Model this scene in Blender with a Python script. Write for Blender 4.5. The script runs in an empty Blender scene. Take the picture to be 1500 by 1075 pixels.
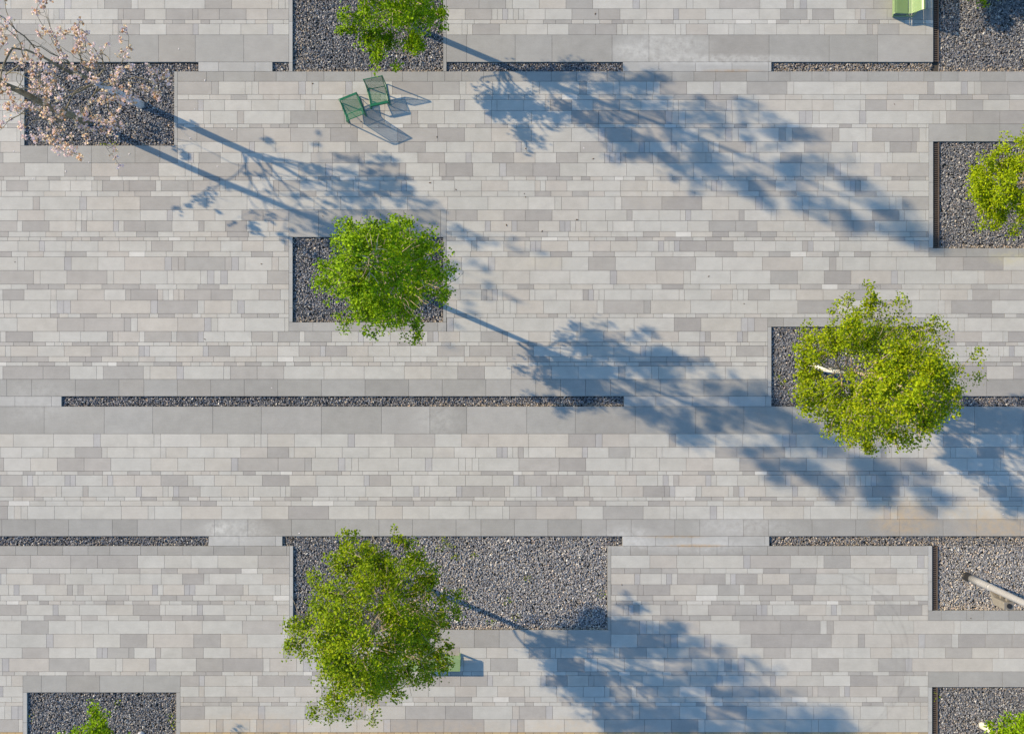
import bpy, math, random
import numpy as np
from mathutils import Vector, noise as mnoise

S = 0.0255            # metres per photo pixel on the ground
H = 36.0              # drone height
SUN_SLOPE = 0.40      # shadow direction in plan
SUN_L = 1.95          # shadow length per metre of height

def X(px): return (px - 750.0) * S
def Y(py): return (537.5 - py) * S

scene = bpy.context.scene
C = scene.collection

# ------------------------------------------------------------------ helpers
def mat_new(name):
    m = bpy.data.materials.new(name); m.use_nodes = True
    nt = m.node_tree; b = nt.nodes["Principled BSDF"]
    return m, nt, b

def mesh_np(name, V, F, mat, parent=None, col=None, smooth=False):
    """V (n,3); F list of (m,k) index arrays, each of one face size."""
    V = np.asarray(V, dtype=np.float32)
    me = bpy.data.meshes.new(name)
    if not isinstance(F, list): F = [F]
    F = [np.asarray(f, dtype=np.int32) for f in F if len(f)]
    nf = sum(len(f) for f in F); nl = sum(f.size for f in F)
    me.vertices.add(len(V)); me.vertices.foreach_set("co", V.ravel())
    me.loops.add(nl); me.polygons.add(nf)
    me.loops.foreach_set("vertex_index", np.concatenate([f.ravel() for f in F]))
    tot = np.concatenate([np.full(len(f), f.shape[1], dtype=np.int32) for f in F])
    start = np.concatenate([[0], np.cumsum(tot)[:-1]]).astype(np.int32)
    me.polygons.foreach_set("loop_start", start)
    me.polygons.foreach_set("loop_total", tot)
    me.polygons.foreach_set("use_smooth", np.full(nf, bool(smooth)))
    me.update(calc_edges=True)
    if col is not None:
        a = me.color_attributes.new("tint", 'FLOAT_COLOR', 'POINT')
        c = np.ones((len(V), 4), dtype=np.float32); c[:, :col.shape[1]] = col
        a.data.foreach_set("color", c.ravel())
    me.materials.append(mat)
    o = bpy.data.objects.new(name, me); C.objects.link(o)
    if parent: o.parent = parent
    return o

def tag(o, label=None, cat=None, group=None, kind=None):
    if label: o["label"] = label
    if cat: o["category"] = cat
    if group: o["group"] = group
    if kind: o["kind"] = kind
    return o

def empty(name, loc, rz=0.0, label=None, cat=None, group=None):
    o = bpy.data.objects.new(name, None); C.objects.link(o)
    o.location = loc; o.rotation_euler = (0, 0, rz); o.empty_display_size = 0.2
    return tag(o, label, cat, group)

class MB:
    """collects boxes / tubes / prisms into one mesh"""
    def __init__(s): s.v = []; s.f4 = []; s.f3 = []; s.n = 0
    def add(s, V, F4=(), F3=()):
        V = np.asarray(V, float)
        s.v.append(V)
        if len(F4): s.f4.append(np.asarray(F4, int) + s.n)
        if len(F3): s.f3.append(np.asarray(F3, int) + s.n)
        s.n += len(V)
    def box(s, x0, x1, y0, y1, z0, z1):
        V = [(x, y, z) for z in (z0, z1) for x, y in ((x0, y0), (x1, y0), (x1, y1), (x0, y1))]
        s.add(V, [(3, 2, 1, 0), (4, 5, 6, 7), (0, 1, 5, 4), (1, 2, 6, 5), (2, 3, 7, 6), (3, 0, 4, 7)])
    def tube(s, P, R, n=6, cap=True):
        P = np.asarray(P, float); k = len(P); R = np.broadcast_to(np.asarray(R, float), (k,))
        T = np.gradient(P, axis=0); T /= np.linalg.norm(T, axis=1)[:, None] + 1e-9
        ref = np.array([0.0, 0.0, 1.0]) if abs(T[0, 2]) < 0.9 else np.array([1.0, 0.0, 0.0])
        U = np.cross(T, ref); U /= np.linalg.norm(U, axis=1)[:, None] + 1e-9
        W = np.cross(T, U)
        a = np.linspace(0, 2 * math.pi, n, endpoint=False)
        V = P[:, None, :] + R[:, None, None] * (np.cos(a)[None, :, None] * U[:, None, :] + np.sin(a)[None, :, None] * W[:, None, :])
        F = []
        for i in range(k - 1):
            for j in range(n):
                F.append((i * n + j, i * n + (j + 1) % n, (i + 1) * n + (j + 1) % n, (i + 1) * n + j))
        V = V.reshape(-1, 3)
        F3 = []
        if cap:
            V = np.vstack([V, P[0], P[-1]]); c0, c1 = k * n, k * n + 1
            for j in range(n):
                F3.append((c0, (j + 1) % n, j)); F3.append((c1, (k - 1) * n + j, (k - 1) * n + (j + 1) % n))
        s.add(V, F, F3)
    def ribbon(s, P, Q, th, nrm):
        """thick sheet between polylines P and Q (k,3), thickness th along nrm (k,3)"""
        P = np.asarray(P, float); Q = np.asarray(Q, float); N = np.asarray(nrm, float) * th
        k = len(P); V = np.concatenate([P, Q, P + N, Q + N])
        F = []
        for i in range(k - 1):
            F += [(i, i + 1, k + i + 1, k + i), (2 * k + i, 3 * k + i, 3 * k + i + 1, 2 * k + i + 1),
                  (i, 2 * k + i, 2 * k + i + 1, i + 1), (k + i, k + i + 1, 3 * k + i + 1, 3 * k + i)]
        F += [(0, k, 3 * k, 2 * k), (k - 1, 3 * k - 1, 4 * k - 1, 2 * k - 1)]
        s.add(V, F)
    def build(s, name, mat, parent=None, smooth=False, bevel=0):
        o = mesh_np(name, np.concatenate(s.v), [np.concatenate(f) for f in (s.f4, s.f3) if f], mat, parent, smooth=smooth)
        if bevel:
            m = o.modifiers.new("bevel", 'BEVEL'); m.width = bevel; m.segments = 2; m.limit_method = 'ANGLE'
        return o

# ------------------------------------------------------------------ materials
def paint(name, rgb, rough=0.45, spec=0.4, var=0.12, scale=9.0, metallic=0.0):
    m, nt, b = mat_new(name)
    tc = nt.nodes.new("ShaderNodeTexCoord"); n = nt.nodes.new("ShaderNodeTexNoise")
    n.inputs["Scale"].default_value = scale; n.inputs["Detail"].default_value = 6
    nt.links.new(tc.outputs["Object"], n.inputs["Vector"])
    r = nt.nodes.new("ShaderNodeMapRange"); r.inputs["To Min"].default_value = 1 - var; r.inputs["To Max"].default_value = 1 + var
    nt.links.new(n.outputs["Fac"], r.inputs["Value"])
    h = nt.nodes.new("ShaderNodeVectorMath"); h.operation = 'SCALE'; h.inputs[0].default_value = rgb
    nt.links.new(r.outputs["Result"], h.inputs["Scale"])
    nt.links.new(h.outputs["Vector"], b.inputs["Base Color"])
    b.inputs["Roughness"].default_value = rough; b.inputs["Specular IOR Level"].default_value = spec
    b.inputs["Metallic"].default_value = metallic
    return m

def bark(name, dark, light, scale=6.0):
    m, nt, b = mat_new(name)
    tc = nt.nodes.new("ShaderNodeTexCoord"); mp = nt.nodes.new("ShaderNodeMapping")
    mp.inputs["Scale"].default_value = (1, 1, 0.35)
    n = nt.nodes.new("ShaderNodeTexNoise"); n.inputs["Scale"].default_value = scale; n.inputs["Detail"].default_value = 8
    nt.links.new(tc.outputs["Object"], mp.inputs["Vector"]); nt.links.new(mp.outputs["Vector"], n.inputs["Vector"])
    cr = nt.nodes.new("ShaderNodeValToRGB")
    cr.color_ramp.elements[0].position = 0.38; cr.color_ramp.elements[0].color = (*dark, 1)
    cr.color_ramp.elements[1].position = 0.60; cr.color_ramp.elements[1].color = (*light, 1)
    nt.links.new(n.outputs["Fac"], cr.inputs["Fac"]); nt.links.new(cr.outputs["Color"], b.inputs["Base Color"])
    bp = nt.nodes.new("ShaderNodeBump"); bp.inputs["Strength"].default_value = 0.5; bp.inputs["Distance"].default_value = 0.02
    nt.links.new(n.outputs["Fac"], bp.inputs["Height"]); nt.links.new(bp.outputs["Normal"], b.inputs["Normal"])
    b.inputs["Roughness"].default_value = 0.85
    return m

def leafmat(name, transl=0.27, tcol=(1.2, 1.1, 0.3), rough=0.5):
    m, nt, b = mat_new(name)
    at = nt.nodes.new("ShaderNodeAttribute"); at.attribute_name = "tint"
    nt.links.new(at.outputs["Color"], b.inputs["Base Color"])
    b.inputs["Roughness"].default_value = rough; b.inputs["Specular IOR Level"].default_value = 0.12
    tr = nt.nodes.new("ShaderNodeBsdfTranslucent")
    mul = nt.nodes.new("ShaderNodeVectorMath"); mul.operation = 'MULTIPLY'; mul.inputs[1].default_value = tcol
    nt.links.new(at.outputs["Color"], mul.inputs[0]); nt.links.new(mul.outputs["Vector"], tr.inputs["Color"])
    mx = nt.nodes.new("ShaderNodeMixShader"); mx.inputs["Fac"].default_value = transl
    nt.links.new(b.outputs["BSDF"], mx.inputs[1]); nt.links.new(tr.outputs["BSDF"], mx.inputs[2])
    nt.links.new(mx.outputs["Shader"], nt.nodes["Material Output"].inputs["Surface"])
    return m

def stone_paving_mat():
    m, nt, b = mat_new("granite_paving")
    L = nt.links.new
    at = nt.nodes.new("ShaderNodeAttribute"); at.attribute_name = "tint"
    tc = nt.nodes.new("ShaderNodeTexCoord")
    def noise(scale, detail=4, rough=0.6, vec=None, dim=None):
        n = nt.nodes.new("ShaderNodeTexNoise"); n.inputs["Scale"].default_value = scale
        n.inputs["Detail"].default_value = detail; n.inputs["Roughness"].default_value = rough
        L(vec if vec else tc.outputs["Object"], n.inputs["Vector"]); return n
    def rng(n, a, b_, lo=0.3, hi=0.7):
        r = nt.nodes.new("ShaderNodeMapRange"); r.inputs["From Min"].default_value = lo; r.inputs["From Max"].default_value = hi
        r.inputs["To Min"].default_value = a; r.inputs["To Max"].default_value = b_
        L(n, r.inputs["Value"]); return r.outputs["Result"]
    def mul(a, b_):
        n = nt.nodes.new("ShaderNodeMath"); n.operation = 'MULTIPLY'; L(a, n.inputs[0])
        if isinstance(b_, float): n.inputs[1].default_value = b_
        else: L(b_, n.inputs[1])
        return n.outputs[0]
    grain = noise(38, 3, 0.7); blotch = noise(2.2, 6, 0.65); wide = noise(0.16, 4, 0.5)
    mp = nt.nodes.new("ShaderNodeMapping"); mp.inputs["Scale"].default_value = (0.9, 9.0, 1.0); L(tc.outputs["Object"], mp.inputs["Vector"])
    streak = noise(2.5, 5, 0.7, mp.outputs["Vector"])
    f = mul(mul(mul(rng(grain.outputs["Fac"], 0.90, 1.10), rng(blotch.outputs["Fac"], 0.915, 1.065)), rng(streak.outputs["Fac"], 0.965, 1.035)), rng(wide.outputs["Fac"], 0.945, 1.035))
    sc = nt.nodes.new("ShaderNodeVectorMath"); sc.operation = 'SCALE'; L(at.outputs["Color"], sc.inputs[0]); L(f, sc.inputs["Scale"])
    cur = sc.outputs["Vector"]
    # stains with a place of their own: mineral bloom (pale), rust (ochre), grime
    stains = [(975, 68, 85, 26, (0.58, 0.58, 0.57), 0.40), (925, 76, 40, 16, (0.58, 0.58, 0.57), 0.32), (1060, 88, 170, 10, (0.58, 0.58, 0.57), 0.45),
              (345, 778, 60, 26, (0.56, 0.56, 0.55), 0.42), (318, 774, 22, 12, (0.60, 0.60, 0.58), 0.35), (640, 615, 45, 34, (0.56, 0.56, 0.55), 0.25),
              (920, 788, 50, 22, (0.56, 0.56, 0.56), 0.45), (1085, 770, 90, 22, (0.54, 0.54, 0.54), 0.35), (1030, 800, 110, 14, (0.54, 0.54, 0.54), 0.4),
              (1325, 768, 60, 20, (0.50, 0.34, 0.17), 0.38), (1320, 745, 60, 22, (0.52, 0.38, 0.20), 0.35), (1470, 772, 80, 22, (0.50, 0.34, 0.17), 0.40),
              (1430, 750, 80, 20, (0.52, 0.39, 0.22), 0.35), (1480, 378, 40, 14, (0.50, 0.46, 0.26), 0.35),
              (370, 1062, 110, 22, (0.50, 0.38, 0.25), 0.30), (600, 1066, 240, 16, (0.50, 0.38, 0.25), 0.26), (830, 1064, 90, 18, (0.50, 0.38, 0.24), 0.30),
              (1070, 104, 60, 3, (0.34, 0.20, 0.08), 0.4), (1020, 799, 50, 3, (0.42, 0.24, 0.07), 0.6), (985, 786, 60, 2.5, (0.4, 0.24, 0.08), 0.5),
              (955, 285, 60, 40, (0.48, 0.42, 0.32), 0.15), (60, 590, 70, 40, (0.50, 0.50, 0.50), 0.25), (800, 385, 40, 12, (0.48, 0.44, 0.34), 0.25)]
    edge = noise(4.5, 6, 0.7)
    er = rng(edge.outputs["Fac"], 0.15, 1.0, 0.36, 0.62)
    for (px, py, rx, ry, col, st) in stains:
        g = nt.nodes.new("ShaderNodeTexGradient"); g.gradient_type = 'SPHERICAL'
        mm = nt.nodes.new("ShaderNodeMapping"); mm.vector_type = 'TEXTURE'
        mm.inputs["Location"].default_value = (X(px), Y(py), 0); mm.inputs["Scale"].default_value = (rx * S, ry * S, 5.0)
        L(tc.outputs["Object"], mm.inputs["Vector"]); L(mm.outputs["Vector"], g.inputs["Vector"])
        fac = mul(mul(rng(g.outputs["Fac"], 0.0, 1.0, 0.0, 0.6), er), st)
        mx = nt.nodes.new("ShaderNodeMix"); mx.data_type = 'RGBA'
        L(fac, mx.inputs["Factor"]); L(cur, mx.inputs[6]); mx.inputs[7].default_value = (*col, 1); cur = mx.outputs[2]
    # curved tyre marks
    for (px, py, r, wd, st, ax0) in ((1207, 962, 124, 3.0, 0.26, -0.2), (1212, 968, 112, 2.2, 0.14, -0.2), (1185, 975, 128, 2.5, 0.12, 0.2)):
        sub = nt.nodes.new("ShaderNodeVectorMath"); sub.operation = 'SUBTRACT'; sub.inputs[1].default_value = (X(px), Y(py), 0); L(tc.outputs["Object"], sub.inputs[0])
        ln = nt.nodes.new("ShaderNodeVectorMath"); ln.operation = 'LENGTH'; L(sub.outputs["Vector"], ln.inputs[0])
        d = nt.nodes.new("ShaderNodeMath"); d.operation = 'SUBTRACT'; L(ln.outputs["Value"], d.inputs[0]); d.inputs[1].default_value = r * S
        ab = nt.nodes.new("ShaderNodeMath"); ab.operation = 'ABSOLUTE'; L(d.outputs[0], ab.inputs[0])
        band = rng(ab.outputs[0], 1.0, 0.0, 0.0, wd * S)
        sx = nt.nodes.new("ShaderNodeSeparateXYZ"); L(sub.outputs["Vector"], sx.inputs[0])
        side = rng(sx.outputs["X"], 0.0, 1.0, ax0, 1.2)
        fac = mul(mul(mul(band, side), er), st)
        mx = nt.nodes.new("ShaderNodeMix"); mx.data_type = 'RGBA'; L(fac, mx.inputs["Factor"]); L(cur, mx.inputs[6])
        mx.inputs[7].default_value = (0.12, 0.11, 0.11, 1); cur = mx.outputs[2]
    L(cur, b.inputs["Base Color"])
    bp = nt.nodes.new("ShaderNodeBump"); bp.inputs["Strength"].default_value = 0.25; bp.inputs["Distance"].default_value = 0.004
    L(grain.outputs["Fac"], bp.inputs["Height"]); L(bp.outputs["Normal"], b.inputs["Normal"])
    b.inputs["Roughness"].default_value = 0.72; b.inputs["Specular IOR Level"].default_value = 0.3
    return m

def tinted(name, rough=0.8):
    m, nt, b = mat_new(name)
    at = nt.nodes.new("ShaderNodeAttribute"); at.attribute_name = "tint"
    tc = nt.nodes.new("ShaderNodeTexCoord"); n = nt.nodes.new("ShaderNodeTexNoise"); n.inputs["Scale"].default_value = 60
    nt.links.new(tc.outputs["Object"], n.inputs["Vector"])
    r = nt.nodes.new("ShaderNodeMapRange"); r.inputs["To Min"].default_value = 0.8; r.inputs["To Max"].default_value = 1.2
    nt.links.new(n.outputs["Fac"], r.inputs["Value"])
    h = nt.nodes.new("ShaderNodeVectorMath"); h.operation = 'SCALE'
    nt.links.new(at.outputs["Color"], h.inputs[0]); nt.links.new(r.outputs["Result"], h.inputs["Scale"])
    nt.links.new(h.outputs["Vector"], b.inputs["Base Color"]); b.inputs["Roughness"].default_value = rough
    return m

M_PAVE = stone_paving_mat()
M_STONE = tinted("crushed_stone", 0.6)
M_SOIL = paint("bedding_sand", (0.075, 0.068, 0.06), 0.95, 0.1, 0.4, 20)
M_LEAF = leafmat("leaf")
M_FLOWER = leafmat("blossom_petal", 0.3, (1.0, 0.95, 0.9), 0.6)
M_BARK = bark("plane_bark", (0.20, 0.15, 0.10), (0.42, 0.35, 0.25))
M_BARKW = bark("pale_bark", (0.46, 0.42, 0.36), (0.70, 0.66, 0.58))
M_BARKG = bark("blossom_bark", (0.10, 0.085, 0.055), (0.22, 0.19, 0.13))
M_BARKL = bark("grey_bark", (0.38, 0.38, 0.43), (0.50, 0.50, 0.56))
M_DKGREEN = paint("dark_green_coating", (0.010, 0.125, 0.062), 0.4, 0.4, 0.10)
M_LTGREEN = paint("light_green_coating", (0.215, 0.315, 0.135), 0.35, 0.5, 0.08)
M_STEEL = paint("rusty_grate_steel", (0.095, 0.074, 0.062), 0.6, 0.4, 0.3, 6)
M_POLE = paint("pale_grey_pole_coating", (0.30, 0.30, 0.315), 0.35, 0.5, 0.06, 4)
M_BLACK = paint("black_rubber", (0.02, 0.02, 0.022), 0.5, 0.3, 0.15)
M_TAUPE = paint("taupe_housing", (0.19, 0.175, 0.155), 0.5, 0.4, 0.1)
M_DRYLEAF = paint("dry_leaf", (0.09, 0.055, 0.03), 0.8, 0.2, 0.3)
M_PETAL = paint("fallen_petal", (0.62, 0.58, 0.58), 0.8, 0.2, 0.1)

# ------------------------------------------------------------------ ground plan (photo pixels)
rows = [(13.3, 29.4, 'P40'), (29.4, 35.4, 'P15'), (35.4, 51.5, 'P40'), (51.5, 91.2, 'E100'), (91.2, 105, 'CH'), (105, 119.6, 'E35'),
        (119.6, 138.7, 'P50'), (138.7, 146.4, 'P20'), (146.4, 162.5, 'P40'), (162.5, 181.9, 'P50'), (181.9, 187.6, 'P15'), (187.6, 207.7, 'P50'),
        (207.7, 223.6, 'P40'), (223.6, 239.1, 'P40'), (239.1, 258.7, 'P50'), (258.7, 264.5, 'P15'), (264.5, 280.3, 'P40'), (280.3, 288.1, 'P20'),
        (288.1, 307.7, 'P50'), (307.7, 323.5, 'P40'), (323.5, 339.3, 'P40'), (339.3, 347.4, 'P20'), (347.4, 352.9, 'P15'), (352.9, 368.5, 'P40'),
        (368.5, 376.5, 'P20'), (376.5, 396.3, 'P50'), (396.3, 416.4, 'P50'), (416.4, 424, 'P20'), (424, 440, 'P40'), (440, 459.4, 'P50'),
        (459.4, 465.4, 'P15'), (465.4, 485.5, 'P50'), (485.5, 501.1, 'P40'), (501.1, 506.6, 'P15'), (506.6, 522.2, 'P40'), (522.2, 530.2, 'P20'),
        (530.2, 536.3, 'P15'), (536.3, 555.6, 'P50'), (555.6, 580.4, 'E60'), (580.4, 595.3, 'CH'), (595.3, 635.2, 'E100'), (635.2, 654.8, 'P50'),
        (654.8, 670.4, 'P40'), (670.4, 690, 'P50'), (690, 695.7, 'P15'), (695.7, 711.8, 'P40'), (711.8, 727.6, 'P40'), (727.6, 733.2, 'P15'),
        (733.2, 741, 'P20'), (741, 760.5, 'P50'), (760.5, 785.2, 'E60'), (785.2, 799.5, 'CH'), (799.5, 813, 'E35'), (813, 832.1, 'P50'),
        (832.1, 839.9, 'P20'), (839.9, 856, 'P40'), (856, 871.6, 'P40'), (871.6, 879.6, 'P20'), (879.6, 885.4, 'P15'), (885.4, 901, 'P40'),
        (901, 908.7, 'P20'), (908.7, 928.3, 'P50'), (928.3, 948.2, 'P50'), (948.2, 963.8, 'P40'), (963.8, 983.3, 'P50'), (983.3, 989.1, 'P15'),
        (989.1, 1004.7, 'P40'), (1004.7, 1020.3, 'P40'), (1020.3, 1028, 'P20'), (1028, 1033.6, 'P15'), (1033.6, 1053.1, 'P50'), (1053.1, 1072, 'P50'),
        (1072, 1084, 'Y')]
XL, XR, YT, YB = -620, 2120, -520, 1620
rng_rows = random.Random(4)
pat = [('P50', 19.6), ('P20', 7.8), ('P40', 15.7), ('P15', 5.8), ('P50', 19.6), ('P40', 15.7), ('P40', 15.7), ('P20', 7.8)]
y = 13.3; i = 0
while y > YT:
    k, h = pat[i % 8]; rows.insert(0, (y - h, y, k)); y -= h; i += 1
    if i % 8 == 0: i += rng_rows.randint(0, 4)
y = 1084; i = 2
while y < YB:
    k, h = pat[i % 8]; rows.append((y, y + h, k)); y += h; i += 1

# beds: gravel rect, outer rect (paving kept out)
XE = 1587
beds = [  # gravel x0,x1,y0,y1 ; outer x0,x1,y0,y1 ; borders list
    dict(g=(35.5, 255, 93, 213.5), o=(30, 260, 105, 239.1)),
    dict(g=(428.5, 649, -12, 105), o=(423, 654, -26, 105)),
    dict(g=(1367, XE, -12, 105), o=(1367, XE + 5, -26, 105)),
    dict(g=(1367, XE, 207.5, 363.5), o=(1360.5, XE + 5, 181.9, 376.5)),
    dict(g=(428.5, 649, 347.4, 472), o=(423, 654, 307.7, 485.5)),
    dict(g=(1130, 1350, 478.8, 595.3), o=(1124.5, 1356, 465.4, 580.4)),
    dict(g=(429.2, 889.8, 785.2, 922.3), o=(424, 895, 799.5, 948.2)),
    dict(g=(1365.5, XE, 799.5, 894), o=(1359.5, XE + 5, 799.5, 908.7)),
    dict(g=(1365.5, XE, 1006, 1134), o=(1359.5, XE + 5, 983.3, 1147)),
    dict(g=(39.5, 258, 1013.8, 1134), o=(33.5, 264, 989.1, 1147)),
]
channels = [(-400, 290.5, 92.6, 105), (399, 912.5, 91.6, 105), (1130, XE, 91.6, 105), (90, 913.8, 580.9, 595.3), (1130, XE, 580.6, 595.3),
            (-400, 305.5, 785.4, 799.5), (413.5, 911.8, 785.4, 799.5), (1126.8, XE, 785.4, 799.5)]

rp = random.Random(11)
PV, PC = [], []
GH, GV = 0.0105, 0.0095
def jit(c, a=0.02):
    k = 1 + rp.uniform(-a, a)
    return (c[0] * k, c[1] * k, c[2] * k)
LIGHT = [(0.412, 0.402, 0.380), (0.420, 0.414, 0.396), (0.400, 0.390, 0.368), (0.430, 0.420, 0.400), (0.406, 0.400, 0.382)]
WARM = [(0.402, 0.380, 0.352), (0.408, 0.390, 0.362), (0.392, 0.370, 0.346), (0.405, 0.388, 0.364)]
MID = [(0.326, 0.312, 0.298), (0.312, 0.300, 0.290), (0.334, 0.318, 0.304), (0.302, 0.289, 0.280), (0.350, 0.336, 0.322), (0.316, 0.307, 0.297)]
COOL = [(0.350, 0.343, 0.346), (0.335, 0.329, 0.333), (0.362, 0.356, 0.358)]
EDGE = [(0.290, 0.285, 0.275), (0.300, 0.297, 0.290), (0.275, 0.270, 0.262), (0.312, 0.306, 0.298), (0.285, 0.276, 0.264)]
CHAN = [(0.345, 0.345, 0.342), (0.360, 0.360, 0.358), (0.335, 0.333, 0.328)]
YEL = [(0.40, 0.29, 0.15), (0.36, 0.27, 0.16), (0.42, 0.32, 0.18), (0.33, 0.26, 0.17)]
ZB = -0.13
def slab(x0, x1, y0, y1, col, a=0.02, gh=GH, gv=GV):
    xa, xb = X(x0) + gv / 2, X(x1) - gv / 2; ya, yb = Y(y1) + gh / 2, Y(y0) - gh / 2
    if xb - xa < 0.01 or yb - ya < 0.01: return
    z = rp.uniform(-0.0012, 0.0012); t1, t2 = rp.uniform(-.0008, .0008), rp.uniform(-.0008, .0008)
    PV.append([(xa, ya, ZB), (xb, ya, ZB), (xb, yb, ZB), (xa, yb, ZB), (xa, ya, z + t1), (xb, ya, z + t2), (xb, yb, z - t1), (xa, yb, z - t2)])
    cc = jit(col, a); q4 = [jit(cc, 0.028) for _ in range(4)]; PC.append(q4 + q4)
last = [None]
def pick(kind, L):
    u = rp.random()
    if kind[0] == 'P':
        small = L < 11
        if last[0] == 'm' and u < 0.16: return rp.choice(MID)
        u = rp.random()
        if small:
            last[0] = 's'
            return rp.choice(LIGHT) if u < .50 else (rp.choice(COOL) if u < .78 else (rp.choice(WARM) if u < .86 else rp.choice(MID[:3])))
        if u < .52: last[0] = 'l'; return rp.choice(LIGHT)
        if u < .74: last[0] = 'w'; return rp.choice(WARM)
        if u < .78 and kind in ('P20', 'P15'): return (0.50, 0.49, 0.47)
        last[0] = 'm'; return rp.choice(MID)
    return rp.choice({'E': EDGE, 'C': CHAN, 'Y': YEL}[kind[0]])
LEN = {'P50': [(9.8, .34), (39.2, .38), (58.8, .28)], 'P40': [(7.8, .37), (31.2, .32), (39.2, .31)], 'P20': [(23.5, .5), (31.2, .5)],
       'P15': [(13, .3), (17.8, .4), (23.5, .3)], 'E60': [(36.5, .35), (49, .3), (64, .35)], 'E100': [(54, .35), (71, .4), (88, .25)],
       'E35': [(25, .25), (32, .25), (37, .25), (45, .25)], 'CH': [(53.5, 1.0)], 'Y': [(12, 1.0)]}
def fill(x0, x1, y0, y1, kind):
    x = x0 - rp.uniform(0, 30)
    ls, ws = zip(*LEN[kind])
    while x < x1:
        L = rp.choices(ls, ws)[0]
        a, b_ = max(x, x0), min(x + L, x1)
        if x1 - b_ < 3: b_ = x1
        if b_ - a > 2.5:
            slab(a, b_, y0, y1, pick(kind, L), 0.03)
        elif b_ > a:
            slab(a, b_, y0, y1, pick(kind, L), 0.03)
        x = b_ if b_ == x1 else x + L
        if b_ == x1: break
def holes(y0, y1):
    ym = (y0 + y1) / 2; h = []
    for b in beds:
        for k in ('o', 'g'):
            r = b[k]
            if r[2] - 0.5 < ym < r[3] + 0.5: h.append((r[0], r[1]))
    for c in channels:
        if c[2] - 2 < ym < c[3] + 1: h.append((c[0], c[1]))
    h.sort(); out = []
    for a, b in h:
        if out and a <= out[-1][1] + 0.5: out[-1] = (out[-1][0], max(out[-1][1], b))
        else: out.append((a, b))
    return out
for (y0, y1, k) in rows:
    x = XL
    for a, b in holes(y0, y1):
        if a > x: fill(x, a, y0, y1, k)
        x = max(x, b)
    fill(x, XR, y0, y1, k)
# edging frames of the beds
for b in beds:
    g, o = b['g'], b['o']
    if g[0] - o[0] > 1:
        ya = max(o[2], g[2]); yb = min(o[3], g[3]); yy = ya
        while yy < yb - 1:
            l = rp.choice([44, 52, 60]); e = min(yy + l, yb); e = yb if yb - e < 12 else e
            slab(o[0], g[0], yy, e, rp.choice(CHAN), 0.03, GV, GH); yy = e
    if o[1] - g[1] > 1:
        ya = max(o[2], g[2]); yb = min(o[3], g[3]); yy = ya
        while yy < yb - 1:
            l = rp.choice([44, 52, 60]); e = min(yy + l, yb); e = yb if yb - e < 12 else e
            slab(g[1], o[1], yy, e, rp.choice(EDGE), 0.03, GV, GH); yy = e
    if g[2] - o[2] > 1: fill(o[0], o[1], o[2], g[2], 'E100' if g[2] - o[2] > 30 else 'E60')
    if o[3] - g[3] > 1: fill(o[0], o[1], g[3], o[3], 'E60' if o[3] - g[3] > 18 else 'E35')
# thin sliver rows above the channels where the kerb lip is set back
PVa = np.array(PV).reshape(-1, 3); n = len(PV)
base = np.arange(n)[:, None] * 8
quad = np.array([(4, 5, 6, 7), (0, 1, 5, 4), (1, 2, 6, 5), (2, 3, 7, 6), (3, 0, 4, 7)])
PF = (base[:, :, None] + quad[None]).reshape(-1, 4)
paving = mesh_np("paving", PVa, PF, M_PAVE, None, np.array(PC).reshape(-1, 3))
tag(paving, "pale grey and beige granite paving laid in rows of mixed widths", kind="structure")

gb = MB(); gb.box(-500, 500, -500, 500, -0.6, -0.125)
ground = tag(gb.build("ground", M_SOIL), "dark bedding soil under the paving and gravel", kind="structure")

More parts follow.
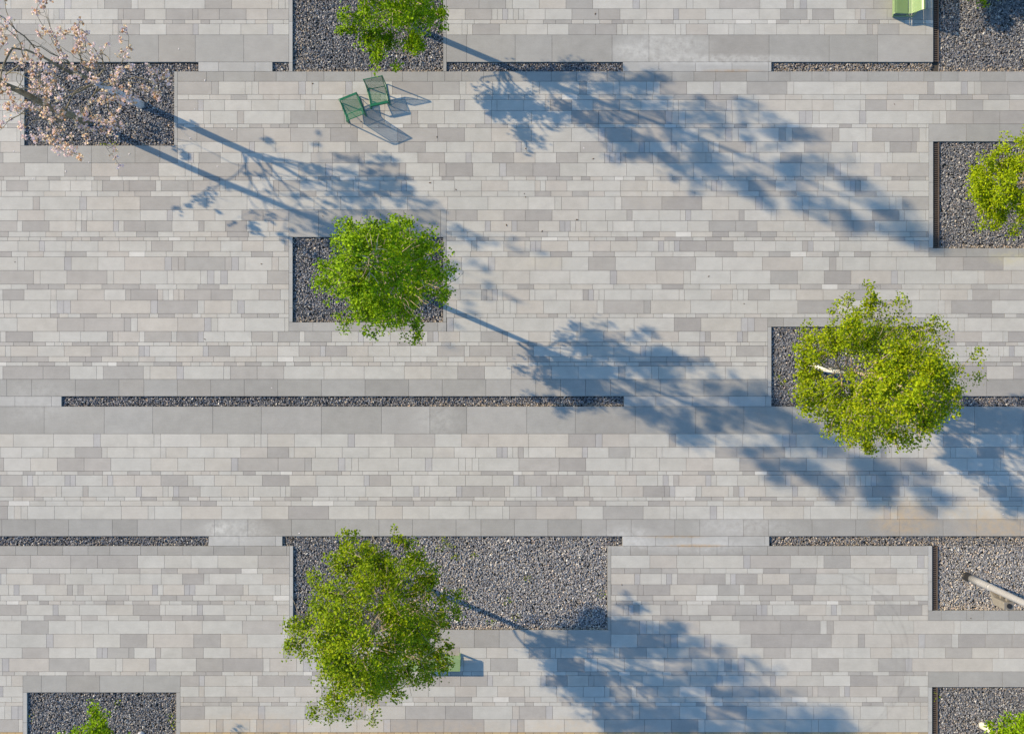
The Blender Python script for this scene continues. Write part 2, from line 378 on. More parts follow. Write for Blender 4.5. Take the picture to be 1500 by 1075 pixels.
# ------------------------------------------------------------------ gravel (stuff)
def gravel():
    r = np.random.default_rng(5)
    P = []; E = []; Br = []
    def area(x0, x1, y0, y1, brown, dens=930):
        w, h = (x1 - x0) * S, (y1 - y0) * S
        nn = int(w * h * dens)
        px = x0 + r.random(nn) * (x1 - x0); py = y0 + r.random(nn) * (y1 - y0)
        m = 0.9
        px = np.clip(px, x0 + m, x1 - m); py = np.clip(py, y0 + m, y1 - m)
        P.append(np.stack([px, py], 1)); Br.append(brown(px, py))
    flat = lambda f: (lambda px, py: np.full(len(px), f))
    low = lambda y1, w, f, base=0.04: (lambda px, py: base + f * np.clip(1 - (y1 - py) / w, 0, 1))
    bb = beds
    def bed(i, br, x0=None): g = bb[i]['g']; area(x0 if x0 else g[0], g[1], g[2], g[3], br)
    bed(0, lambda px, py: 0.05 + 0.35 * np.clip(1 - (255 - px) / 8, 0, 1) + 0.3 * np.clip(1 - (213 - py) / 8, 0, 1))
    bed(1, lambda px, py: 0.05 + 0.85 * np.clip(1 - (105 - py) / 7, 0, 1) + 0.35 * np.clip(1 - (px - 428) / 45, 0, 1))
    bed(2, low(105, 9, 0.7), 1376); bed(3, low(363, 6, 0.6), 1377)
    bed(4, lambda px, py: 0.05 + 0.5 * np.clip(1 - (472 - py) / 12, 0, 1) + 0.3 * np.clip(1 - (649 - px) / 8, 0, 1) + 0.3 * np.clip(1 - (py - 347) / 10, 0, 1))
    bed(5, flat(0.04)); bed(6, low(922, 6, 0.6, 0.10))
    bed(7, low(894, 18, 0.6, 0.16), 1375); bed(8, flat(0.05), 1375); bed(9, lambda px, py: 0.04 + 0.4 * np.clip(1 - (258 - px) / 12, 0, 1))
    area(255.3, 290.5, 92.6, 105, flat(0.25)); area(-400, 35, 92.6, 105, flat(0.05))
    area(399, 428, 91.6, 105, flat(0.15)); area(649.5, 912.5, 91.6, 105, flat(0.12))
    area(1130, 1367, 91.6, 105, flat(0.45))
    area(90, 913.8, 580.9, 595.3, lambda px, py: 0.06 + 0.8 * np.clip((px - 560) / 200, 0, 1) * np.clip(1 - (595 - py) / 6, 0, 1))
    area(1351, XE, 580.6, 595.3, flat(0.08))
    area(-400, 305.5, 785.4, 799.5, flat(0.12)); area(413.5, 429, 785.4, 799.5, flat(0.3)); area(890, 911.8, 785.4, 799.5, flat(0.1))
    area(1126.8, XE, 785.4, 799.5, flat(0.28))
    P = np.concatenate(P); Br = np.concatenate(Br); n = len(P)
    cx = (P[:, 0] - 750) * S; cy = (537.5 - P[:, 1]) * S
    size = r.uniform(0.0145, 0.028, n) * (1 + 0.35 * (r.random(n) < 0.12))
    cz = -0.092 + r.uniform(-0.012, 0.020, n)
    cube = np.array([(-1, -1, -1), (1, -1, -1), (1, 1, -1), (-1, 1, -1), (-1, -1, 1), (1, -1, 1), (1, 1, 1), (-1, 1, 1)], float)
    q = r.normal(size=(n, 4)); q /= np.linalg.norm(q, axis=1)[:, None]
    a, b, c, d = q.T
    R = np.stack([1 - 2 * (c * c + d * d), 2 * (b * c - a * d), 2 * (b * d + a * c), 2 * (b * c + a * d), 1 - 2 * (b * b + d * d), 2 * (c * d - a * b),
                  2 * (b * d - a * c), 2 * (c * d + a * b), 1 - 2 * (b * b + c * c)], 1).reshape(n, 3, 3)
    sc = np.stack([r.uniform(.75, 1.25, n), r.uniform(.6, 1.05, n), r.uniform(.45, .8, n)], 1)
    V = cube[None] * sc[:, None, :] * (1 + r.uniform(-.35, .25, (n, 8, 1)))
    V = np.einsum('nij,nkj->nki', R, V) * size[:, None, None] * 0.95
    V += np.stack([cx, cy, cz], 1)[:, None, :]
    fq = np.array([(3, 2, 1, 0), (4, 5, 6, 7), (0, 1, 5, 4), (1, 2, 6, 5), (2, 3, 7, 6), (3, 0, 4, 7)])
    F = (np.arange(n)[:, None, None] * 8 + fq[None]).reshape(-1, 4)
    u = r.random(n); lum = r.uniform(0.10, 0.25, n)
    col = np.stack([lum * 0.97, lum * 0.985, lum * 1.09], 1)
    pale = u < 0.09; l2 = r.uniform(0.32, 0.54, n)
    col[pale] = (np.stack([l2, l2 * .97, l2 * .93], 1))[pale]
    dark = (u > 0.88); col[dark] *= 0.5
    br = r.random(n) < Br; l3 = r.uniform(0.20, 0.44, n)
    col[br] = (np.stack([l3, l3 * .86, l3 * .71], 1))[br]
    pk = r.random(n) < 0.06; col[pk] = col[pk] * np.array([1.18, 1.0, 0.92])
    # lighter, sandier gravel in the bed by the lamp post
    m = (P[:, 0] > 1372) & (P[:, 1] > 799) & (P[:, 1] < 895); col[m] = col[m] * 1.15 + np.array([.045, .043, .040])
    m = (P[:, 0] > 600) & (P[:, 0] < 890) & (P[:, 1] > 785) & (P[:, 1] < 923); col[m] = col[m] * 1.15 + np.array([.050, .047, .045])
    o = mesh_np("gravel", V.reshape(-1, 3), F, M_STONE, None, np.repeat(col, 8, axis=0))
    tag(o, "blue grey crushed stone gravel filling the tree beds and channels", kind="stuff")
gravel()

# ------------------------------------------------------------------ drain grates
def grate(x0, x1, y0, y1, label):
    cx, cy = X((x0 + x1) / 2), Y((y0 + y1) / 2)
    w, l = (x1 - x0) * S, (y1 - y0) * S
    t = empty("drain_grate", (cx, cy, -0.11), 0, label, "drain grate", "steel drain grates along the right hand beds")
    f = MB()
    f.box(-w / 2 + .004, w / 2 - .004, -l / 2 + .02, l / 2 - .02, 0, .004); f.box(-w / 2 + .004, -w / 2 + .03, -l / 2 + .005, l / 2 - .005, 0, .075); f.box(w / 2 - .035, w / 2, -l / 2 + .005, l / 2 - .005, 0, .085)
    f.build("grate_frame", M_STEEL, t)
    s = MB(); yy = -l / 2 + 0.03
    while yy < l / 2 - 0.03:
        s.box(-w / 2 + .031, w / 2 - .036, yy, yy + 0.032, 0.04, .07); yy += 0.078
    s.build("bar_grid", M_STEEL, t)
grate(1367.3, 1376, -12, 91, "rusty brown drain grate at the bed edge next to the cut-off light green bench")
grate(1367.3, 1376.5, 207.8, 363, "long dark drain grate beside the gravel bed with the yellow green tree")
grate(1365.8, 1374.5, 800, 893.6, "dark drain grate in the pale gravel bed with the lamp post")
grate(1365.8, 1374.5, 1006.3, 1134, "drain grate of the lower right corner bed with the white trunked tree")

# ------------------------------------------------------------------ trees
def unit(v): return v / (np.linalg.norm(v) + 1e-9)

class Leaves:
    def __init__(s, seed): s.r = np.random.default_rng(seed); s.c = []; s.o = []
    def clump(s, p, n, sig, out):
        d = np.clip(s.r.normal(size=(n, 3)), -1.7, 1.7) * np.array(sig)
        s.c.append(np.asarray(p) + d); s.o.append(np.repeat(np.asarray(out, float)[None], n, 0))
    def build(s, name, parent, size, cols, mat=M_LEAF, up=0.75):
        r = s.r; P = np.concatenate(s.c); O = np.concatenate(s.o); n = len(P)
        N = np.array([0, 0, up]) + 0.45 * O + r.normal(size=(n, 3)) * 0.55
        N /= np.linalg.norm(N, axis=1)[:, None]
        D = r.normal(size=(n, 3)) + 0.5 * O + np.array([0, 0, -.25])
        D -= (D * N).sum(1)[:, None] * N; D /= np.linalg.norm(D, axis=1)[:, None] + 1e-9
        B = np.cross(N, D); L = r.uniform(size[0], size[1], n)[:, None]; W = L * r.uniform(.34, .48, n)[:, None]
        V = np.stack([P - D * L * .5, P + B * W - D * L * .08 + N * L * .10, P + D * L * .5 - N * L * .06, P - B * W - D * L * .08 + N * L * .10], 1)
        F = np.arange(n * 4).reshape(n, 4)
        k = r.random(n); cols = np.array(cols)
        col = cols[r.integers(0, len(cols), n)] * (0.65 + 0.7 * k)[:, None]
        return mesh_np(name, V.reshape(-1, 3), F, mat, parent, np.repeat(col, 4, axis=0))

GREEN = [(0.180, 0.310, 0.003), (0.140, 0.255, 0.003), (0.220, 0.345, 0.003), (0.095, 0.190, 0.003), (0.190, 0.310, 0.003)]
OLIVE = [(0.220, 0.295, 0.003), (0.250, 0.310, 0.003), (0.180, 0.260, 0.003), (0.280, 0.325, 0.005), (0.145, 0.225, 0.003)]
LIME = [(0.255, 0.335, 0.003), (0.285, 0.355, 0.003), (0.220, 0.305, 0.003), (0.180, 0.270, 0.003)]
DEEP = [(0.175, 0.265, 0.003), (0.145, 0.225, 0.003), (0.205, 0.285, 0.003), (0.230, 0.290, 0.004), (0.105, 0.180, 0.003)]

def leafy_tree(px, py, label, group, top=10.0, bot=3.2, r=2.15, lean=(0, 0), seed=1, nlimb=26, cols=GREEN, dens=1.0, leaf=(0.062, 0.105),
               barkm=M_BARK, tr=0.105, peak=0.34, spurs=(), gaps=0.0, shell=110, void=-.16, window=None):
    rr = np.random.default_rng(seed); base = np.array([X(px), Y(py), -0.1])
    t = empty("leafy_tree", base, 0, label, "tree", group)
    tb = MB(); bb_ = MB(); lv = Leaves(seed + 100); lean = np.array([*lean, 0.0])
    nz = 9; zs = np.linspace(0, top * 0.94, nz)
    ph = rr.uniform(0, 6.28, 2)
    def axis(z):
        k = z / top
        return lean * k + np.array([0.10 * math.sin(2.2 * k * 3 + ph[0]), 0.10 * math.sin(2.0 * k * 3 + ph[1]), 0]) * min(1, z / 3.0) + np.array([0, 0, z])
    def rad(z): return max(0.012, tr * (1 - 0.93 * (z / top) ** 0.9)) * (1 + 0.5 * math.exp(-z * 4))
    zz = np.concatenate([[0, 0.15, 0.4], np.linspace(0.9, 3.6, 6)]); zu = np.linspace(3.6, top * 0.94, 10)
    tb.tube([axis(z) for z in zz], [rad(z) for z in zz], 9); bb_.tube([axis(z) for z in zu], [rad(z) for z in zu], 8)
    def env(z):
        k = min(max((z - bot) / (top - bot), 0.0), 1.0)
        if k < peak: return r * (0.36 + 0.64 * math.sin(k / peak * math.pi / 2))
        q = (k - peak) / (1 - peak)
        return r * max(0.0, (1 - q ** 1.55)) * (1 - 0.12 * q) + 0.10
    lob = rr.normal(size=6)
    def lobes(az): return 1 + 0.06 * math.sin(2 * az + lob[0] * 3) + 0.06 * math.sin(3 * az + lob[1] * 3) + 0.06 * math.sin(5 * az + lob[2] * 3)
    def in_window(q):          # a bare gap in the crown over the lower trunk
        a_, b_, r_ = np.array(window[0]), np.array(window[1]), window[2]; d_ = b_ - a_
        u = min(max(float(np.dot(q - a_, d_) / np.dot(d_, d_)), 0), 1); return np.linalg.norm(q - a_ - d_ * u) < r_
    az = rr.uniform(0, 6.28)
    def branch(p0, p1, r0, sag, n=6):
        p0 = np.asarray(p0); p1 = np.asarray(p1); ts = np.linspace(0, 1, n)[:, None]
        P = p0 + (p1 - p0) * ts + np.array([0, 0, sag]) * (ts * (1 - ts)) * 4
        P[1:-1] += rr.normal(size=(n - 2, 3)) * 0.03 * np.linalg.norm(p1 - p0)
        bb_.tube(P, np.linspace(r0, 0.006, n), 5, False); return P
    def dress(P, frac, k, sc=1.0):
        out = unit(P[-1] - axis(P[-1][2])) if np.linalg.norm(P[-1][:2]) > .01 else np.array([0, 0, 1.0])
        for _ in range(k):
            u = frac + (1 - frac) * rr.random() ** 0.8
            j = u * (len(P) - 1); a = int(min(j, len(P) - 2)); q = P[a] + (P[a + 1] - P[a]) * (j - a)
            q = q + rr.normal(size=3) * 0.055
            s_ = rr.uniform(0.075, 0.165) * sc
            if mnoise.noise(Vector(q * 1.25) + Vector((seed, 0, 0))) < void or (window is not None and in_window(q)): continue      # airy gaps between the leaf masses
            lv.clump(q, int(rr.integers(24, 46) * dens), (s_, s_, s_ * 0.75), out)
    for i in range(nlimb):
        k = min(max((i + rr.uniform(-.4, .4)) / nlimb, 0.0), 1.0)
        ze = bot + (top - bot) * (0.02 + 0.93 * k ** 0.92)
        az += 2.39996 + rr.normal() * 0.25
        R = env(ze) * lobes(az) * rr.uniform(0.76, 1.10)
        if rr.random() < gaps: R *= 0.6
        e = axis(ze) + np.array([math.cos(az), math.sin(az), 0]) * R
        rise = rr.uniform(.45, .85) * R + 0.25
        z0 = max(bot * 0.62, ze - rise)
        P = branch(axis(z0), e, max(0.012, rad(z0) * 0.45), rr.uniform(-.10, .12) * R)
        dress(P, 0.42, int(3 + R * 2.6))
        for _ in range(int(3 + R * 2.0)):
            u = rr.uniform(.3, .92); j = u * 5; a = int(min(j, 4)); q = P[a] + (P[a + 1] - P[a]) * (j - a)
            sa = az + rr.choice([-1, 1]) * rr.uniform(.5, 1.3); l = rr.uniform(.35, .75) * (0.5 + 0.28 * R)
            w = q + np.array([math.cos(sa) * l, math.sin(sa) * l, rr.uniform(-.15, .45) * l])
            B = branch(q, w, 0.011, 0.04, 4); dress(B, 0.35, 3)
    lv.clump(axis(top * 0.93), int(60 * dens), (.16, .16, .4), np.array([0, 0, 1.0]))
    for _ in range(shell):        # twigs filling the outer crown evenly
        ze = bot + (top - bot) * rr.uniform(.06, .90) ** 1.15; a_ = rr.uniform(0, 6.283)
        R = env(ze) * lobes(a_) * math.sqrt(rr.uniform(.22, 1.0))
        e = axis(ze) + np.array([math.cos(a_), math.sin(a_), 0]) * R
        s0 = axis(max(bot * .8, ze - .5 * R - .1)) + (e - axis(ze)) * .55
        B = branch(s0, e, 0.012, 0.03, 4); dress(B, 0.35, 3)
    for (dx, dy, z, l) in spurs:      # long side shoots that break the outline: end at dx,dy (m from the trunk), height z
        e = np.array([dx, dy, z]); d = unit(np.array([dx, dy, 0])); s0 = axis(max(bot * .7, z - l)) + d * 0.2
        P = branch(s0, e, 0.025, -.05, 8); dress(P, 0.45, 11, 0.85)
        for _ in range(6):
            u = rr.uniform(.5, 1); j = u * 7; a = int(min(j, 6)); q = P[a] + (P[a + 1] - P[a]) * (j - a)
            w = q + rr.normal(size=3) * np.array([.28, .28, .15]); B = branch(q, w, 0.008, 0.03, 4); dress(B, 0.4, 2, 0.8)
    tb.build("trunk", barkm, t, smooth=True); bb_.build("branches", M_BARK, t, smooth=True)
    lv.build("crown", t, leaf, cols)
    return t

TG = "leafy green trees in the gravel beds"
leafy_tree(600, 38, "leafy tree cut by the top edge, in the bed above two dark green chairs", TG, top=12.0, bot=2.9, r=2.15, lean=(-.1, .1), seed=21,
           nlimb=28, cols=GREEN, dens=.78, gaps=.1, shell=110, tr=.125, spurs=[(-.6, -1.9, 3.0, 1.0), (-.2, -2.5, 2.9, 1.0), (.3, -2.2, 2.8, 1.0), (.6, -1.7, 2.9, 1.0), (-1.0, -2.2, 3.0, 1.0), (1.6, -1.0, 3.9, 1.2), (-1.9, -.9, 3.4, 1.2), (-1.5, -1.6, 2.8, 1.2), (-2.2, -1.3, 3.0, 1.2)])
leafy_tree(594, 426, "dense bright green round tree in the small gravel bed left of centre", TG, top=12.0, bot=3.2, r=1.98, lean=(.1, 0), seed=33, nlimb=30, cols=GREEN, dens=.84, shell=150, void=-.15,
           spurs=[(.4, -1.95, 3.6, 1.2), (.95, -2.05, 3.6, 1.2), (-.7, -1.8, 3.8, 1.2), (-1.6, -1.4, 4.2, 1.2), (1.5, .35, 4.2, 1.2), (-1.9, .4, 4.6, 1.2), (.7, 1.9, 4.8, 1.2), (-2.0, -.5, 4.8, 1.2), (-1.2, 1.6, 4.8, 1.2), (1.3, 1.3, 5.0, 1.2)])
leafy_tree(1188, 534, "broad olive green tree with a white sunlit trunk, right of centre", TG, top=10.8, bot=3.0, r=2.5, lean=(.35, -.95), seed=47, nlimb=32, cols=OLIVE, dens=.84, shell=240, void=-.20, window=((-.3, -.1, 3.0), (-1.6, -.1, 7.8), .42), barkm=M_BARKW,
           leaf=(0.055, 0.098), spurs=[(.4, 2.35, 5.2, 1.4), (-.1, 2.15, 4.8, 1.4), (-1.6, 1.2, 4.0, 1.2), (.5, -2.9, 4.8, 1.4), (2.1, 1.4, 6.0, 1.2), (-2.1, -.8, 4.2, 1.2)])
leafy_tree(588, 849, "broad darker green tree spreading over the long gravel bed and a light green bench", TG, top=10.9, bot=3.5, r=2.75, lean=(-.2, -.1), seed=152, nlimb=34, cols=DEEP, dens=0.78, shell=330, void=-.17,
           leaf=(0.055, 0.098), gaps=.05, spurs=[(.9, -2.1, 5.8, 1.4), (.1, -2.0, 5.8, 1.4), (-2.6, -.6, 5.2, 1.2), (-1.9, -1.5, 5.4, 1.2), (-.4, 2.5, 4.8, 1.2), (.5, 2.4, 4.8, 1.2), (2.0, -1.5, 5.6, 1.2), (-2.2, .6, 4.6, 1.2), (1.5, -1.9, 5.6, 1.2), (2.2, -.3, 5.4, 1.2), (2.1, -.9, 5.2, 1.2), (1.6, 1.2, 5.0, 1.2), (1.1, 1.9, 5.2, 1.2), (-1.5, 1.6, 5.0, 1.2)])
leafy_tree(1446, 288, "yellow green tree cut by the right edge, beside the long dark drain grate", TG, top=6.2, bot=1.4, r=2.1, lean=(.25, .0), seed=63, shell=80, nlimb=22, cols=LIME, dens=1.2, tr=.08,
           leaf=(0.055, 0.095), gaps=.3, spurs=[(-1.4, 1.1, 2.6, .9), (-1.4, .3, 2.2, .8), (-1.3, -.5, 2.2, .8), (-.6, -1.5, 2.2, .8)])
leafy_tree(206, 1077, "light green tree with one long shoot, bottom edge, lower left bed", TG, top=8.5, bot=2.6, r=1.75, lean=(0, 0), seed=71, nlimb=24, cols=GREEN, barkm=M_BARKL,
           shell=50, spurs=[(-.62, 1.85, 3.0, 1.2), (-.5, 1.5, 3.2, 1.1), (-.1, 1.2, 3.6, 1.1), (-1.3, 1.2, 3.4, 1.1), (.25, 1.1, 3.6, 1.1), (-.8, 1.1, 3.4, 1.0)])
leafy_tree(1440, 1063, "light green tree with a white trunk, cut by the lower right corner", TG, top=8.0, bot=2.0, r=1.75, lean=(0, 0), seed=83, shell=50, nlimb=26, cols=GREEN, barkm=M_BARKW,
           spurs=[(.3, 1.2, 3.0, 1.0), (-.5, .6, 2.2, .9), (.8, 1.0, 3.4, 1.0), (-.1, .5, 2.0, .8), (-.3, .2, 1.8, .8)])
leafy_tree(1392, -72, "leafy tree beyond the top edge that shades the upper right bed", TG, top=6.5, bot=1.5, r=2.1, seed=91, nlimb=20, cols=GREEN, tr=.08,
           spurs=[(-1.6, -1.6, 1.9, .8), (-.6, -2.0, 1.6, .8), (-2.0, -1.0, 2.2, .8)])

def shrub(px, py, label, seed=5):
    rr = np.random.default_rng(seed); t = empty("shrub", (X(px), Y(py), -.08), 0, label, "shrub")
    tb = MB(); lv = Leaves(seed)
    for i in range(16):
        az = rr.uniform(0, 6.28); R = rr.uniform(.5, 1.15); z = rr.uniform(.5, 1.5)
        e = np.array([math.cos(az) * R, math.sin(az) * R, z]); P = np.array([e * u + np.array([0, 0, .3 * u * (1 - u)]) for u in np.linspace(0, 1, 5)])
        tb.tube(P, np.linspace(.018, .005, 5), 5, False)
        for u in (.6, .8, 1.0): lv.clump(e * u + np.array([0, 0, .05]), 22, (.12, .12, .12), unit(e))
    for dx, dy in ((.02, -1.05), (.1, -.85), (1.35, -.75)):
        e = np.array([dx, dy, .55]); tb.tube([np.zeros(3), e * .5 + np.array([0, 0, .15]), e], [.012, .009, .005], 5, False)
        lv.clump(e, 34, (.11, .13, .10), unit(e))
    tb.build("stem", M_BARK, t); lv.build("foliage", t, (.07, .13), LIME)
shrub(1430, -32, "small yellow green shrub at the top edge of the upper right bed")

# ---- blossom trees (bare limbs with panicles of pale mauve and cream flowers)
def blossom_tree(px, py, label, seed, fork, top, lean, r0, trunk_mat, spread, limbs, flowers=1.0, up=0.25):
    rr = np.random.default_rng(seed); base = np.array([X(px), Y(py), -.1])
    t = empty("blossom_tree", base, 0, label, "tree", "blossoming trees in the upper left bed")
    tk = MB(); br = MB(); fl = [[], [], []]
    lean = np.array([lean[0], lean[1], 0.0])
    zz = np.linspace(0, fork, 8); P = np.array([lean * (z / fork) + np.array([0.03 * math.sin(z * 1.7), .03 * math.cos(z * 1.3), z]) for z in zz])
    R = np.linspace(r0, r0 * .78, 8); R[0] *= 1.25
    tk.tube(P, R, 10); tk.build("trunk", trunk_mat, t, smooth=True)
    Pf, Pc = [], []
    def panicle(p, d):
        n = int(rr.integers(7, 15) * flowers)
        if n < 3: return
        ax = unit(d + np.array([0, 0, .6])); ln = rr.uniform(.10, .22)
        for k in range(n):
            u = rr.random(); q = p + ax * ln * (u - .3) + rr.normal(size=3) * .042 * (1.2 - .5 * u)
            o = unit(rr.normal(size=3) + np.array([0, 0, -.1])); 
            a = unit(np.cross(o, rr.normal(size=3))); b = np.cross(o, a)
            L = rr.uniform(.055, .090); w = L * .60; ang = np.arange(5) * 2 * math.pi / 5
            ring = q + o * L * .7 + (np.cos(ang)[:, None] * a + np.sin(ang)[:, None] * b) * w * .5
            lip = q + o * L + (np.cos(ang + .3)[:, None] * a + np.sin(ang + .3)[:, None] * b) * w
            i0 = len(Pf) * 11
            Pf.append(np.vstack([q[None], ring, lip]))
            c = rr.random()
            if c < .52: cc = np.array([.86, .72, .72]) * rr.uniform(.75, 1.15)
            elif c < .82: cc = np.array([.88, .73, .52]) * rr.uniform(.75, 1.1)
            else: cc = np.array([.62, .40, .24]) * rr.uniform(.7, 1.2)
            Pc.append(np.repeat(cc[None], 11, 0))
    def grow(p, d, L, rad, lev):
        n = 7; pts = [p]; dd = unit(d)
        for k in range(n - 1):
            dd = unit(dd + rr.normal(size=3) * .19 + np.array([0, 0, up * (0.5 if lev == 0 else 0.8)]) * .5)
            pts.append(pts[-1] + dd * L / (n - 1))
        pts = np.array(pts)
        if lev == 0 and rr.random() < 2: pass
        br.tube(pts, np.linspace(rad, rad * (.45 if lev < 2 else .5), n), 7 if lev == 0 else 5, False)
        if lev >= 2:
            panicle(pts[-1], dd)
            for _ in range(int(rr.integers(1, 4))):
                j = int(rr.integers(2, n)); e = pts[j] + unit(dd * .6 + rr.normal(size=3) * .8 + np.array([0, 0, .25])) * rr.uniform(.14, .38)
                br.tube([pts[j], (pts[j] + e) / 2 + np.array([0, 0, -.02]), e], [.007, .006, .004], 4, False)
                if rr.random() < .62: panicle(e, dd)
            return
        nb = rr.integers(3, 5) if lev == 0 else rr.integers(2, 4)
        for k in range(nb):
            u = rr.uniform(.35, .98) if k else 1.0
            j = u * (n - 1); a = int(min(j, n - 2)); q = pts[a] + (pts[a + 1] - pts[a]) * (j - a)
            side = unit(np.cross(dd, rr.normal(size=3)))
            grow(q, dd * .75 + side * rr.uniform(.45, .95), L * rr.uniform(.48, .72), rad * (.62 if k == 0 else .5), lev + 1)
        if rr.random() < .5: panicle(pts[-1], dd)
    top_p = P[-1]
    for (z, azd, el, L, rr_) in limbs:
        k = min(1.0, z / fork); p0 = lean * k + np.array([0.03 * math.sin(z * 1.7), .03 * math.cos(z * 1.3), min(z, fork)])
        a = math.radians(azd); e = math.radians(el)
        grow(p0, np.array([math.cos(a) * math.cos(e), math.sin(a) * math.cos(e), math.sin(e)]), L * spread, rr_, 0)
    br.build("branches", M_BARKG, t, smooth=True)
    V = np.concatenate(Pf); n = len(Pf)
    f3 = np.array([(0, 1 + k, 1 + (k + 1) % 5) for k in range(5)]); f4 = np.array([(1 + k, 6 + k, 6 + (k + 1) % 5, 1 + (k + 1) % 5) for k in range(5)])
    off = np.arange(n)[:, None, None] * 11
    mesh_np("blossoms", V, [(off + f4[None]).reshape(-1, 4), (off + f3[None]).reshape(-1, 3)], M_FLOWER, t, np.concatenate(Pc))
    return t
blossom_tree(205, 154, "blossoming tree with a pale grey lower trunk, nearer the chairs, spreading over its bed", 7, 2.9, 8, (-.42, .05), .135, M_BARKL, 1.0,
             [(2.9, 180, 74, 3.2, .062), (2.9, 80, 40, 2.5, .038), (2.9, 225, 50, 2.2, .034), (2.7, 270, 28, 2.0, .028), (2.5, 300, 24, 1.8, .026),
              (2.6, 20, 30, 1.7, .026), (2.4, 245, 20, 2.2, .028), (2.8, 42, 30, 2.2, .030), (2.8, 130, 42, 2.2, .030), (2.7, 340, 30, 1.6, .026), (2.6, 200, 22, 2.0, .026)], 1.0, .18)
blossom_tree(126, 179, "blossoming tree with a tall dark straight trunk leaving the left edge", 19, 5.6, 9, (-.2, -.22), .125, M_BARKG, .92,
             [(5.6, 170, 62, 2.3, .042), (5.5, 50, 45, 2.0, .032), (5.6, 290, 45, 2.0, .032), (5.3, 340, 35, 2.0, .028), (5.2, 235, 35, 1.9, .026), (5.4, 110, 40, 1.9, .026)], .7, .2)

# ------------------------------------------------------------------ mesh lounge chairs
def chair_parts(t, mt, over, top):
    W = 0.33
    prof = [(.425, .36), (.43, .41), (.40, .435), (.20, .405), (.0, .375), (-.14, .365), (-.20, .40), (-.20 - (over - .2) * .32, .56), (-.20 - (over - .2) * .66, .75), (-over, top)]
    prof = np.array(prof)
    d = np.diff(prof, axis=0); cum = np.concatenate([[0], np.cumsum(np.linalg.norm(d, axis=1))])
    def at(s): return np.array([np.interp(s, cum, prof[:, 0]), np.interp(s, cum, prof[:, 1])])
    def sheet(name, s0, s1):
        m = MB(); ss = np.linspace(s0, s1, 14)
        n = np.array([(0, -.15, .9)] * 14)
        for x in np.arange(-W + .012, W - .005, .026):
            P = np.array([(x - .0052, *at(s)) for s in ss]); Q = np.array([(x + .0052, *at(s)) for s in ss])
            m.ribbon(P, Q, .004, n)
        for s in np.arange(s0 + .01, s1, .034):
            p, q = at(s - .004), at(s + .004)
            m.ribbon([(-W, p[0], p[1] + .004), (W, p[0], p[1] + .004)], [(-W, q[0], q[1] + .004), (W, q[0], q[1] + .004)], .003, [(0, 0, 1)] * 2)
        m.build(name, mt, t)
    sj = cum[6]
    sheet("seat", 0.0, sj); sheet("backrest", sj + .012, cum[-1])
    rim = MB()
    for sx in (-1, 1): rim.tube([(sx * W, *at(s)) for s in np.linspace(0, cum[-1], 22)], .014, 6)
    rim.tube([(-W, *at(cum[-1])), (W, *at(cum[-1]))], .016, 6); rim.tube([(-W, *at(0.0)), (W, *at(0.0))], .016, 6)
    rim.box(-W, W, .355, .435, .432, .442)
    rim.tube([(-W, *at(sj)), (W, *at(sj))], .014, 6)
    rim.build("rim", mt, t)
    for sx in (-1, 1):
        f = MB(); x = sx * (W + .016)
        f.tube([(x, .43, .40), (x, .425, .05), (x, .40, .016), (x, -.39, .016), (x, -.42, .05), (x, -over - .01, top - .02)], .022, 8)
        f.tube([(x, .39, .02), (x, -.18, .37)], .010, 6)
        f.build("side_frame", mt, t)
def mesh_chair(px, py, front, label, over=.42, top=.95):
    a = math.atan2(front[1], front[0]) - math.pi / 2
    t = empty("lounge_chair", (X(px), Y(py), 0.002), a, label, "chair", "dark green mesh lounge chairs")
    chair_parts(t, M_DKGREEN, over, top)
    return t
mesh_chair(554.6, 141.5, (.2, -.98), "dark green mesh lounge chair facing down, right of the pair")
mesh_chair(518.0, 161.0, (-.37, .93), "dark green mesh lounge chair facing up, left of the pair", .56, .92)

# ------------------------------------------------------------------ light green benches
def lounger(px_front, px_back, y_end, length, label):
    t = empty("ribbed_bench", (X(px_front), Y(y_end) + length / 2, 0.002), 0, label, "bench")
    prof = np.array([(.10, .03), (.05, .22), (.0, .40), (.03, .445), (.10, .45), (.35, .42), (.55, .40), (.66, .46), (.76, .62), (.86, .80), (.92, .86), (.98, .845)])
    cum = np.concatenate([[0], np.cumsum(np.linalg.norm(np.diff(prof, axis=0), axis=1))])
    at = lambda s: np.array([np.interp(s, cum, prof[:, 0]), np.interp(s, cum, prof[:, 1])])
    L = length / 2
    def slats(name, s0, s1):
        m = MB(); s = s0
        while s + .024 <= s1:
            p, q = at(s), at(s + .026); tn = unit(np.array([q[0] - p[0], 0, q[1] - p[1]])); nr = np.array([-tn[2], 0, tn[0]])
            m.ribbon([(p[0], -L, p[1]), (p[0], L, p[1])], [(q[0], -L, q[1]), (q[0], L, q[1])], .008, [nr, nr]); s += .033
        m.build(name, M_LTGREEN, t)
    slats("front_panel", 0, cum[3]); slats("seat", cum[3] + .004, cum[6]); slats("backrest", cum[6] + .004, cum[-1])
    for yy in (-L, L):
        f = MB(); ss = np.linspace(0, cum[-1], 30)
        f.tube([(at(s)[0], yy, at(s)[1] - .012) for s in ss], .014, 6)
        f.build("end_rib", M_LTGREEN, t)
    for yy in (-L + .04, L - .04):
        f = MB(); f.tube([(.56, yy, .40), (.62, yy, .02)], .02, 8); f.tube([(.80, yy, .70), (.86, yy, .02)], .02, 8); f.tube([(.10, yy, .02), (.88, yy, .02)], .018, 8)
        f.build("leg", M_LTGREEN, t)
    return t
lounger(1303, 1340, 26, 1.9, "light green ribbed bench with a raised back, cut by the top edge")

